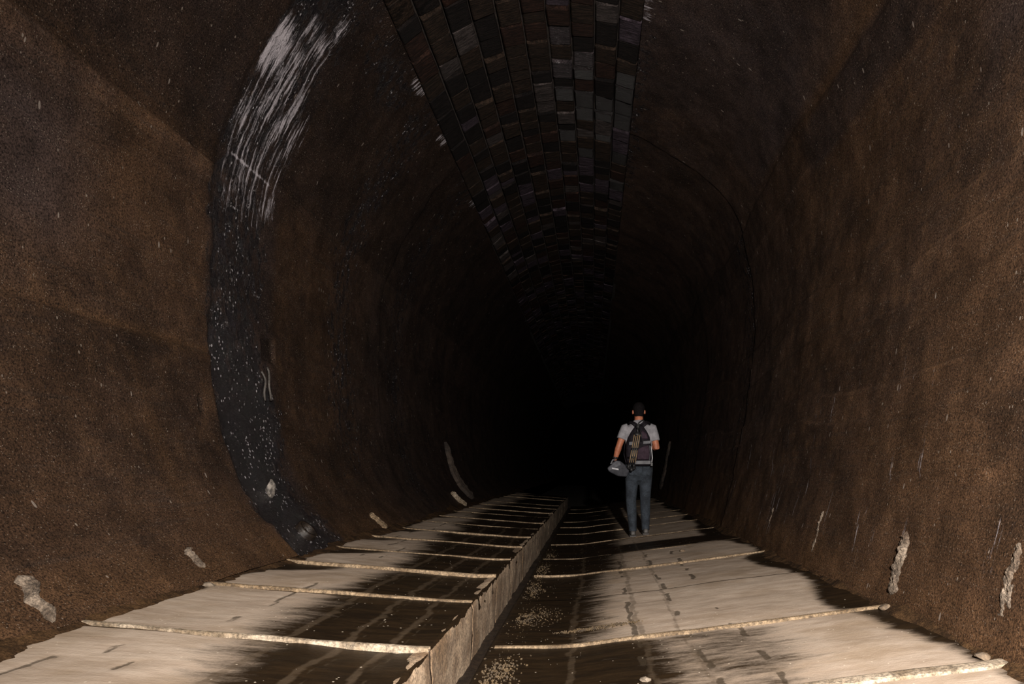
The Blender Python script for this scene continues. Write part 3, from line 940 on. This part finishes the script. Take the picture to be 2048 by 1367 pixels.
# calcite lump and drain mouth in the seep band
sd = 0.62
p = prof(np.array(sd)); n = prof_n(np.array(sd))
o = obj('calcite_lump', stone_mesh('calcite_lump', 0.035, 0.045, 0.075, 8, 3), M_CALC)
o.location = (p[0] + n[0] * 0.01, 5.28, p[1] + n[1] * 0.01)
tag(o, 'whitish calcite lump grown on the wet wall above the drain mouth', 'mineral lump')
sd = 0.20
p = prof(np.array(sd)); n = prof_n(np.array(sd))
pipe = empty('drain_pipe', (p[0], 5.34, p[1]))
tag(pipe, 'dark round drain mouth low in the glistening wet wall', 'drain')
bm = bmesh.new()
NN = Vector((n[0], 0, n[1]))
a1 = Vector((0, 1, 0)); a2 = NN.cross(a1)
V = []; F = []
for (rr, off) in ((0.068, -0.12), (0.068, 0.035), (0.082, 0.035), (0.088, 0.02), (0.088, -0.12)):
    for k in range(24):
        th = 2 * math.pi * k / 24
        V.append(a1 * rr * math.cos(th) + a2 * rr * math.sin(th) + NN * off)
for i in range(4):
    for k in range(24):
        F.append((i * 24 + k, i * 24 + (k + 1) % 24, (i + 1) * 24 + (k + 1) % 24, (i + 1) * 24 + k))
obj('rim', mesh_from('rim', V, F, True), M_GUT, pipe)
bm.free()
sg = stone_mesh('dark_plug', 0.06, 0.066, 0.062, 12)  # dark filling added to stand for the shade inside the drain
o = obj('dark_plug', sg, M_GUT, pipe); o.location = NN * -0.04

# twin bent wires hanging from the wall by the square pocket
sh = s_at(-1335, -330)
for i, (yy, ds, ln) in enumerate(((5.60, 0.0, 0.24), (5.69, 0.03, 0.28))):
    pts = []
    for t in np.linspace(0, 1, 14):
        s_ = sh + ds + ln / 2 - ln * t
        q = prof(np.array(s_)); nn = prof_n(np.array(s_))
        off = 0.022 + 0.02 * math.sin(t * 3.1)
        pts.append((q[0] + nn[0] * off, yy + 0.022 * math.sin(t * 6.5 + i), q[1] + nn[1] * off))
    V, F = tube_data(pts, [0.009] * 14, 8)
    o = obj('bent_wire', mesh_from('bent_wire', V, F, True), M_WIRE)
    tag(o, ['short pale bent wire on the wet wall, nearer the seep', 'longer pale bent wire on the wall below the square pocket'][i], 'wire', 'bent wires on the wall')


# gravel left along the gutter
def gravel(name, spots, label, seed, sz=(0.003, 0.0075)):
    r = random.Random(seed)
    base = stone_mesh('g', 1, 1, 1, seed, 1)
    bv = [v.co.copy() for v in base.vertices]; bf = [tuple(p.vertices) for p in base.polygons]
    V = []; F = []
    for (x, y, rx, ry, rot, cnt) in spots:
        for _ in range(cnt):
            a = r.gauss(0, 0.5) * rx; b = r.gauss(0, 0.5) * ry
            px = x + a * math.cos(rot) - b * math.sin(rot); py = y + a * math.sin(rot) + b * math.cos(rot)
            if px < -279 * U: continue
            s = r.uniform(*sz); z = float(zr(px)) + s * 0.3
            m = Matrix.Rotation(r.uniform(0, 6.28), 3, 'Z') @ Matrix.Rotation(r.uniform(0, 6.28), 3, 'X')
            o0 = len(V)
            for v in bv:
                q = m @ Vector((v.x * s * r.uniform(0.9, 1.1), v.y * s * 1.2, v.z * s * 0.8)); V.append((px + q.x, py + q.y, z + q.z))
            F += [tuple(i + o0 for i in f) for f in bf]
    bpy.data.meshes.remove(base)
    o = obj(name, mesh_from(name, V, F), M_GRAVEL)
    tag(o, label, 'gravel', kind='stuff')
    return o


gravel('gutter_gravel', [(-0.46, 3.35, 0.10, 0.30, 0, 320), (-0.44, 4.5, 0.09, 0.5, 0, 330), (-0.30, 4.7, 0.12, 0.35, 0, 160), (-0.48, 5.6, 0.08, 0.4, 0, 170), (-0.50, 6.9, 0.07, 0.8, 0, 200), (-0.45, 2.85, 0.12, 0.3, 0, 170), (-0.5, 8.0, 0.06, 0.6, 0, 90)],
       'loose orange gravel strewn along the edge of the gutter', 5)
gravel('gravel_ridge', [(0.02, 4.18, 0.24, 0.035, 0.10, 420)], 'thin bar of washed up gravel across the lower slab', 6)

# ------------------------------------------------------------------ the walking man
M_SKIN = mat_simple('skin', (0.25, 0.082, 0.042), (0.35, 0.130, 0.07), 12, 0.55, 0.15, 0.002)
M_HAIR = mat_simple('black_hair', (0.002, 0.0016, 0.002), (0.006, 0.0045, 0.005), 60, 0.85, 0.6, 0.006, spec=0.1)
M_SHIRT = mat_simple('grey_tshirt', (0.17, 0.165, 0.18), (0.25, 0.243, 0.262), 14, 0.9, 0.5, 0.012)
M_JEAN = mat_simple('dark_denim', (0.011, 0.0145, 0.020), (0.029, 0.037, 0.049), 9, 0.9, 0.5, 0.012, grit=160)
M_SHOE = mat_simple('dark_shoe', (0.02, 0.018, 0.017), (0.05, 0.045, 0.042), 20, 0.7, 0.3)
M_SHOEG = mat_simple('grey_shoe_heel', (0.05, 0.046, 0.045), (0.10, 0.094, 0.09), 20, 0.7, 0.3)
M_PACK = mat_simple('black_nylon', (0.005, 0.004, 0.0056), (0.014, 0.0112, 0.0152), 22, 0.75, 0.4, 0.008, spec=0.12)
M_PURP = mat_simple('plum_nylon', (0.020, 0.0115, 0.0175), (0.036, 0.022, 0.032), 18, 0.75, 0.4, 0.008, spec=0.12)
M_GREY = mat_simple('grey_webbing', (0.075, 0.075, 0.083), (0.12, 0.12, 0.13), 18, 0.7, 0.3)
M_PIPE = mat_simple('white_piping', (0.32, 0.32, 0.34), (0.48, 0.48, 0.5), 18, 0.7, 0.3)
M_BAG = mat_simple('slate_bag_cloth', (0.014, 0.0148, 0.019), (0.032, 0.033, 0.041), 16, 0.8, 0.4, 0.008)
M_FLAP = mat_simple('grey_flap_cloth', (0.045, 0.046, 0.054), (0.085, 0.087, 0.098), 16, 0.8, 0.4)
M_GOLD = mat_simple('tan_leg_tube', (0.17, 0.11, 0.06), (0.28, 0.20, 0.12), 20, 0.45, 0.2)
M_BLK = mat_simple('black_plastic', (0.006, 0.006, 0.007), (0.016, 0.015, 0.016), 20, 0.5, 0.2)

PX, PY = 0.617, 9.18
PZ = float(zr(PX)) + 0.012
man = empty('person', (PX, PY, PZ))
tag(man, 'man in grey T-shirt and dark jeans walking away into the tunnel', 'person')
# body: feet to head in one surface; he faces +Y
ell = ell_data
sh_l, el_l, wr_l = (-0.185, -0.01, 1.42), (-0.268, -0.035, 1.19), (-0.318, -0.015, 1.02)
sh_r, el_r, wr_r = (0.180, -0.01, 1.42), (0.232, -0.055, 1.17), (0.165, 0.155, 1.20)
body = []
body.append(tube_data([(0, 0, 0.84), (0, 0, 0.94), (0, 0.005, 1.06), (0, 0, 1.18), (0, 0, 1.30), (0, 0, 1.42), (0, 0.0, 1.49)],
                      [(0.155, 0.10), (0.165, 0.105), (0.145, 0.095), (0.155, 0.105), (0.175, 0.11), (0.165, 0.095), (0.07, 0.06)], 24))
body.append(tube_data([(0, 0.0, 1.45), (0, 0.008, 1.55), (0, 0.02, 1.62)], [0.064, 0.060, 0.056], 16))
body.append(ell((0, 0.03, 1.672), (0.073, 0.092, 0.105)))
body.append(ell((0, 0.062, 1.615), (0.052, 0.055, 0.060)))           # jaw
body.append(ell((0, 0.126, 1.655), (0.012, 0.018, 0.020)))           # nose
body.append(ell((0, 0.105, 1.69), (0.05, 0.02, 0.016)))              # brow
for sx in (-1, 1):
    body.append(ell((sx * 0.080, 0.015, 1.648), (0.010, 0.019, 0.032), rot=Matrix.Rotation(sx * 0.35, 3, 'Z')))
for (a, b_, c) in ((sh_l, el_l, wr_l), (sh_r, el_r, wr_r)):
    A, B, D = Vector(a), Vector(b_), Vector(c)
    body.append(tube_data([A, A.lerp(B, 0.4), A.lerp(B, 0.85), B, B.lerp(D, 0.25), B.lerp(D, 0.65), D], [0.055, 0.050, 0.044, 0.043, 0.045, 0.037, 0.028], 14, up=(0.1, 1, 0.2)))
hips = [(-0.088, 0, 0.86), (0.088, 0, 0.86)]
kn = [(-0.105, 0.010, 0.47), (0.088, 0.035, 0.47)]
an = [(-0.085, -0.045, 0.07), (0.092, 0.03, 0.08)]
for h, k_, a in zip(hips, kn, an):
    H, K, A = Vector(h), Vector(k_), Vector(a)
    body.append(tube_data([H, H.lerp(K, 0.5), K, K.lerp(A, 0.35), K.lerp(A, 0.8), A], [0.08, 0.072, 0.055, 0.055, 0.04, 0.037], 14))
    body.append(tube_data([A + Vector((0, -0.05, -0.035)), A + Vector((0, 0.05, -0.03)), A + Vector((0, 0.15, -0.045))], [(0.03, 0.03), (0.038, 0.03), (0.036, 0.018)], 12, up=(0, 0, 1)))


def hand(wr, dirv, side_v, back_v, curl, tv):
    """palm, four unequal curled fingers and a thumb from the palm's side"""
    W = Vector(wr); D = Vector(dirv).normalized(); Sd = Vector(side_v).normalized(); B = Vector(back_v).normalized()
    out = [tube_data([W - D * 0.015, W + D * 0.03, W + D * 0.075, W + D * 0.095], [(0.024, 0.020), (0.036, 0.017), (0.041, 0.015), (0.038, 0.013)], 14, up=B)]
    for i, (o, ln) in enumerate(((0.030, 0.068), (0.010, 0.078), (-0.010, 0.074), (-0.030, 0.058))):
        p0 = W + D * 0.080 + Sd * o
        a = 0.35 * curl; pts = [p0]
        q = p0.copy()
        for j, fr in enumerate((0.45, 0.32, 0.23)):
            dd = D * math.cos(a) - B * math.sin(a)
            q = q + dd * ln * fr; pts.append(q.copy()); a += 0.75 * curl
        out.append(tube_data(pts, [0.0095, 0.009, 0.0082, 0.0070], 10, up=B))
    T = Vector(tv).normalized()
    p0 = W + D * 0.025 + Sd * 0.026
    out.append(tube_data([p0, p0 + (Sd + D * 0.6).normalized() * 0.035, p0 + (Sd + D * 0.6).normalized() * 0.035 + (D - B * curl * 0.6).normalized() * 0.03, p0 + (Sd + D * .6).normalized() * 0.035 + (D - B * curl).normalized() * 0.05],
                         [0.013, 0.011, 0.010, 0.008], 10, up=B))
    return out


body += hand((-0.318, -0.015, 1.015), (-0.10, 0.02, -1), (0.1, 1, 0), (-1, 0.1, 0.1), 1.1, (0, 1, 0))
body += hand((0.165, 0.155, 1.20), (-0.75, 0.25, 0.55), (0.3, 0.3, 0.9), (0.2, 1, -0.2), 1.1, (0, 0, 1))
ob = fuse('body', body, 0.0062, 3, M_SKIN, man, 0.5)
for sx in (-1, 1):
    V, F = ell((sx * 0.030, 0.114, 1.672), (0.012, 0.008, 0.007)); obj('eye', mesh_from('eye', V, F, True), M_PIPE, man)
V, F = ell((0, 0.114, 1.617), (0.024, 0.008, 0.007)); obj('mouth', mesh_from('mouth', V, F, True), mat_simple('lips', (0.25, 0.08, 0.06), (0.3, 0.1, 0.08)), man)

hair = [ell((0, 0.022, 1.698), (0.082, 0.098, 0.088)),
        tube_data([(0, -0.025, 1.585), (0, -0.018, 1.62), (0, 0.0, 1.69)], [(0.050, 0.035), (0.066, 0.050), (0.078, 0.075)], 18),
        ell((0, 0.05, 1.735), (0.068, 0.075, 0.052))]
fuse('hair', hair, 0.007, 2, M_HAIR, man)

shirt = [tube_data([(0, 0, 0.90), (0, 0, 0.96), (0, 0.0, 1.08), (0, 0, 1.20), (0, 0, 1.32), (0, -0.002, 1.40), (0, -0.002, 1.455), (0, 0.0, 1.50), (0, 0.003, 1.535)],
                   [(0.180, 0.122), (0.182, 0.124), (0.172, 0.118), (0.178, 0.124), (0.195, 0.128), (0.200, 0.118), (0.165, 0.098), (0.098, 0.080), (0.072, 0.070)], 28)]
for (a, b_, t1, r1) in ((sh_l, el_l, 0.60, 0.068), (sh_r, el_r, 0.66, 0.066)):
    A, B = Vector(a), Vector(b_)
    A2 = A + Vector((-0.04 if a[0] > 0 else 0.04, 0, 0.01))
    shirt.append(tube_data([A2, A + Vector((0, 0, 0.0)), A.lerp(B, 0.3), A.lerp(B, t1)], [0.070, 0.070, 0.068, (r1, r1 + 0.004)], 18, up=(0.1, 1, 0.2)))
o = fuse('t_shirt', shirt, 0.008, 4, M_SHIRT, man)
tag(o, 'grey short-sleeved T-shirt')

jean = [tube_data([(0, 0, 0.735), (0, -0.008, 0.80), (0, -0.012, 0.87), (0, -0.004, 0.95), (0, 0, 0.985)], [(0.150, 0.075), (0.182, 0.122), (0.188, 0.135), (0.182, 0.120), (0.176, 0.115)], 26)]
for h, k_, a in zip(hips, kn, an):
    H, K, A = Vector(h), Vector(k_), Vector(a)
    jean.append(tube_data([H + Vector((0, -0.005, 0.02)), H.lerp(K, 0.30), H.lerp(K, 0.7), K, K.lerp(A, 0.4), K.lerp(A, 0.75), A + Vector((0, 0, 0.015)), A + Vector((0, 0.0, -0.02))],
                          [(0.095, 0.108), (0.090, 0.098), (0.077, 0.084), (0.070, 0.077), (0.066, 0.074), (0.058, 0.068), (0.053, 0.068), (0.054, 0.070)], 18))
o = fuse('jeans', jean, 0.008, 3, M_JEAN, man)
tag(o, 'dark blue-grey jeans')
for sx, zx in ((-0.085, 0.86), (0.085, 0.86)):
    me = box_mesh('back_pocket', 0.105, 0.010, 0.115, 0.004)
    q = obj('back_pocket', me, M_JEAN, man); q.location = (sx, -0.142, zx); q.rotation_euler = (0.08, 0, 0.30 if sx < 0 else -0.30)
    q.rotation_euler[2] *= -1
tube_obj('belt', [(-0.181, 0, 0.965), (-0.14, -0.085, 0.965), (0, -0.122, 0.965), (0.14, -0.085, 0.965), (0.181, 0, 0.965)], [(0.008, 0.016)] * 5, M_BLK, man, 8, up=(0, 0, 1))
for a, heel in zip(an, (0, 1)):
    A = Vector(a); g0 = -A.z
    fz = float(zr(PX + A.x)) - PZ
    sole_z = fz
    parts = [tube_data([A + Vector((0, -0.075, 0)), A + Vector((0, -0.06, 0)), A + Vector((0, 0.02, 0)), A + Vector((0, 0.12, -0.012)), A + Vector((0, 0.19, -0.022)), A + Vector((0, 0.205, -0.025))],
                       [(0.022, 0.02), (0.036, 0.040), (0.043, 0.045), (0.048, 0.034), (0.036, 0.022), (0.015, 0.012)], 16, up=(0, 0, 1))]
    dz = sole_z - (A.z - 0.045) + 0.008
    parts = [([v + Vector((0, 0, dz)) for v in parts[0][0]], parts[0][1])]
    so = fuse('shoe', parts, 0.006, 2, M_SHOE, man)
    sole = box_mesh('sole', 0.088, 0.28, 0.022, 0.009, 2)
    s_o = obj('sole', sole, M_SHOEG, so); s_o.location = (A.x, A.y + 0.06, sole_z + 0.012)
    hc = box_mesh('heel_patch', 0.045, 0.012, 0.045, 0.004)
    h_o = obj('heel_patch', hc, M_SHOEG, so); h_o.location = (A.x, A.y - 0.074, sole_z + 0.055)

# wrist band
tube_obj('wrist_strap', [(-0.314, -0.018, 1.048), (-0.319, -0.014, 1.022)], [0.036, 0.035], M_BLK, man, 16)

# ------------------------------------------------------------------ backpack
pack = empty('backpack', (PX, PY, PZ))
tag(pack, 'black and plum backpack with grey bands on the man\'s back', 'backpack')
rings = [(0.925, -0.130, 0.125, -0.130, -0.235), (0.945, -0.165, 0.150, -0.125, -0.270), (1.02, -0.182, 0.160, -0.122, -0.290), (1.12, -0.188, 0.155, -0.122, -0.295),
         (1.22, -0.178, 0.145, -0.124, -0.285), (1.30, -0.155, 0.130, -0.124, -0.265), (1.37, -0.118, 0.098, -0.122, -0.240), (1.43, -0.076, 0.060, -0.116, -0.205), (1.465, -0.040, 0.028, -0.112, -0.170)]
V = []; F = []; n = 24
for (z, xa, xb, ya, yb) in rings:
    cx, cy = (xa + xb) / 2, (ya + yb) / 2; rx, ry = (xb - xa) / 2, (ya - yb) / 2
    for k in range(n):
        th = 2 * math.pi * k / n
        c_, s_ = math.cos(th), math.sin(th)
        V.append((cx + rx * math.copysign(abs(c_) ** 0.6, c_), cy + ry * math.copysign(abs(s_) ** 0.6, s_), z))
for i in range(len(rings) - 1):
    for k in range(n):
        F.append((i * n + k, i * n + (k + 1) % n, (i + 1) * n + (k + 1) % n, (i + 1) * n + k))
F.append(tuple(range(n - 1, -1, -1))); F.append(tuple(range((len(rings) - 1) * n, len(rings) * n)))
obj('pack_body', mesh_from('pack_body', V, F, True), M_PACK, pack)


def poly_panel(name, pts, y0, y1, mat, parent, bevel=0.008):
    """outline in x/z pushed from y0 (front) back to y1"""
    bm = bmesh.new()
    a = [bm.verts.new((x, y0, z)) for x, z in pts]
    f = bm.faces.new(a)
    r_ = bmesh.ops.extrude_face_region(bm, geom=[f])
    for v in [g for g in r_['geom'] if isinstance(g, bmesh.types.BMVert)]: v.co.y = y1
    bmesh.ops.recalc_face_normals(bm, faces=bm.faces[:])
    if bevel: bmesh.ops.bevel(bm, geom=bm.edges[:], offset=bevel, segments=2, affect='EDGES', profile=0.6)
    me = bpy.data.meshes.new(name); bm.to_mesh(me); bm.free()
    me.polygons.foreach_set('use_smooth', [True] * len(me.polygons))
    return obj(name, me, mat, parent)


o = poly_panel('front_pocket', [(-0.045, 1.005), (0.110, 1.005), (0.118, 1.10), (0.105, 1.195), (0.03, 1.175), (-0.04, 1.14)], -0.335, -0.27, M_PURP, pack, 0.012)
tag(o, 'plum coloured front pocket')
o = poly_panel('base_panel', [(-0.075, 0.945), (0.132, 0.945), (0.134, 0.993), (-0.075, 0.990)], -0.315, -0.25, M_GREY, pack, 0.008); tag(o, 'grey base panel')
o = poly_panel('reflective_band', [(0.035, 1.205), (0.130, 1.215), (0.130, 1.252), (0.035, 1.245)], -0.312, -0.25, M_GREY, pack, 0.004); tag(o, 'grey reflective band')
o = poly_panel('reflective_band', [(-0.150, 1.195), (-0.095, 1.195), (-0.092, 1.240), (-0.145, 1.236)], -0.305, -0.25, M_GREY, pack, 0.004)
o = poly_panel('top_pocket', [(0.00, 1.275), (0.105, 1.275), (0.085, 1.345), (0.03, 1.385), (-0.01, 1.36)], -0.285, -0.22, M_PURP, pack, 0.012)
tube_obj('side_piping', [(0.150, -0.235, 0.96), (0.160, -0.24, 1.03), (0.150, -0.25, 1.12), (0.140, -0.25, 1.18)], [0.007] * 4, M_PIPE, pack, 8)
tube_obj('side_piping', [(0.118, -0.30, 1.0), (0.128, -0.303, 1.10), (0.118, -0.29, 1.19)], [0.005] * 3, M_GREY, pack, 8)
for (pts, wv) in (([(0.03, -0.175, 1.455), (0.075, -0.155, 1.492), (0.118, -0.085, 1.512), (0.138, 0.01, 1.488), (0.142, 0.105, 1.42), (0.150, 0.150, 1.28), (0.17, 0.09, 1.08), (0.16, -0.15, 0.97)], 0.034),
                  ([(-0.04, -0.175, 1.455), (-0.075, -0.150, 1.490), (-0.105, -0.085, 1.512), (-0.125, 0.01, 1.490), (-0.138, 0.105, 1.42), (-0.150, 0.145, 1.28), (-0.192, 0.06, 1.08), (-0.175, -0.15, 0.97)], 0.032)):
    V, F = tube_data(pts, [(wv, 0.008)] * 6 + [(0.014, 0.004)] * 2, 10, up=(0.2, -0.8, 0.8))
    obj('shoulder_strap', mesh_from('shoulder_strap', V, F, True), M_PACK, pack)
tube_obj('haul_loop', [(-0.03, -0.15, 1.455), (-0.005, -0.135, 1.50), (0.045, -0.12, 1.535), (0.06, -0.11, 1.515), (0.02, -0.14, 1.455)], [0.009] * 5, M_BLK, pack, 8)
me = box_mesh('buckle', 0.035, 0.03, 0.05, 0.006)
q = obj('buckle', me, M_BLK, pack); q.location = (0.150, -0.255, 0.945)

# ------------------------------------------------------------------ tripod strapped to the pack
tri = empty('tripod', (PX, PY, PZ))
tag(tri, 'folded tripod with tan legs strapped upright to the backpack', 'tripod')
for (top, bot) in (((-0.070, -0.335, 1.325), (-0.134, -0.345, 0.955)), ((-0.022, -0.345, 1.325), (-0.086, -0.355, 0.955))):
    T = Vector(top); B = Vector(bot)
    lg = tube_obj('leg', [T, T.lerp(B, 0.5), B], [(0.012, 0.011)] * 3, M_BLK, tri, 10)
    for sx in (-0.0125, 0.0125):
        for (ta, tb) in ((0.0, 0.46), (0.54, 0.97)):
            tube_obj('tube', [T.lerp(B, ta) + Vector((sx, -0.006, 0)), T.lerp(B, tb) + Vector((sx, -0.006, 0))], [0.0058, 0.0052], M_GOLD, lg, 8)
    tube_obj('leg_lock', [T.lerp(B, 0.46), T.lerp(B, 0.54)], [0.021, 0.021], M_BLK, tri, 10)
    tube_obj('foot', [B, B + Vector((-0.006, -0.004, -0.055))], [0.018, 0.015], M_BLK, tri, 10)
tube_obj('leg', [(-0.045, -0.315, 1.32), (-0.112, -0.320, 0.93)], [0.012, 0.010], M_BLK, tri, 10)
tube_obj('leg_spider', [(-0.045, -0.325, 1.31), (-0.042, -0.325, 1.355)], [(0.045, 0.03), (0.036, 0.028)], M_BLK, tri, 14)
tube_obj('centre_column', [(-0.042, -0.32, 1.35), (-0.034, -0.31, 1.42)], [0.014, 0.014], M_BLK, tri, 10)
V, F = join_data([ell((-0.032, -0.305, 1.43), (0.026, 0.026, 0.026)), tube_data([(-0.031, -0.30, 1.44), (-0.030, -0.30, 1.468)], [(0.032, 0.028), (0.030, 0.026)], 14)])
obj('ball_head', mesh_from('ball_head', V, F, True), M_BLK, tri)
tube_obj('pan_handle', [(-0.02, -0.31, 1.43), (0.012, -0.335, 1.33), (0.008, -0.335, 1.24)], [0.008, 0.007, 0.010], M_BLK, tri, 8)
tube_obj('tie_strap', [(-0.165, -0.29, 1.03), (-0.12, -0.362, 1.035), (-0.075, -0.375, 1.035), (-0.045, -0.325, 1.03)], [(0.004, 0.011)] * 4, M_BLK, tri, 8, up=(0, 0, 1))
for (x, z, s) in ((-0.150, 0.915, 0.030), (-0.085, 0.905, 0.026), (-0.118, 0.875, 0.022)):
    V, F = ell((x, -0.33, z), (s, 0.022, s * 1.2)); obj('foot_pad', mesh_from('foot_pad', V, F, True), M_BLK, tri)

# ------------------------------------------------------------------ camera bag in the left hand
bag = empty('camera_bag', (PX, PY, PZ))
tag(bag, 'slate grey shoulder bag with pale patch held low in the man\'s hand', 'bag')
out = [(-0.325, 0.995), (-0.434, 0.895), (-0.412, 0.852), (-0.290, 0.788), (-0.172, 0.782), (-0.142, 0.862), (-0.205, 0.945), (-0.262, 0.990)]
poly_panel('bag_body', out, -0.275, -0.150, M_BAG, bag, 0.018)
o = poly_panel('bag_flap', [(-0.318, 0.990), (-0.428, 0.893), (-0.405, 0.858), (-0.250, 0.935), (-0.268, 0.985)], -0.285, -0.245, M_FLAP, bag, 0.008)
tag(o, 'lighter grey flap')
o = poly_panel('label_patch', [(-0.372, 0.903), (-0.285, 0.888), (-0.280, 0.868), (-0.368, 0.882)], -0.291, -0.262, M_PIPE, bag, 0.003); tag(o, 'pale patch')
tube_obj('handle', [(-0.345, -0.20, 0.965), (-0.352, -0.14, 0.99), (-0.338, -0.06, 0.955), (-0.325, 0.0, 0.925), (-0.28, -0.08, 0.955), (-0.255, -0.19, 0.975)], [(0.012, 0.006)] * 6, M_PACK, bag, 8, up=(0, 0, 1))
tube_obj('shoulder_strap', [(-0.345, -0.27, 0.965), (-0.385, -0.285, 0.955), (-0.36, -0.29, 1.0), (-0.325, -0.27, 1.005)], [(0.010, 0.004)] * 4, M_GREY, bag, 8)
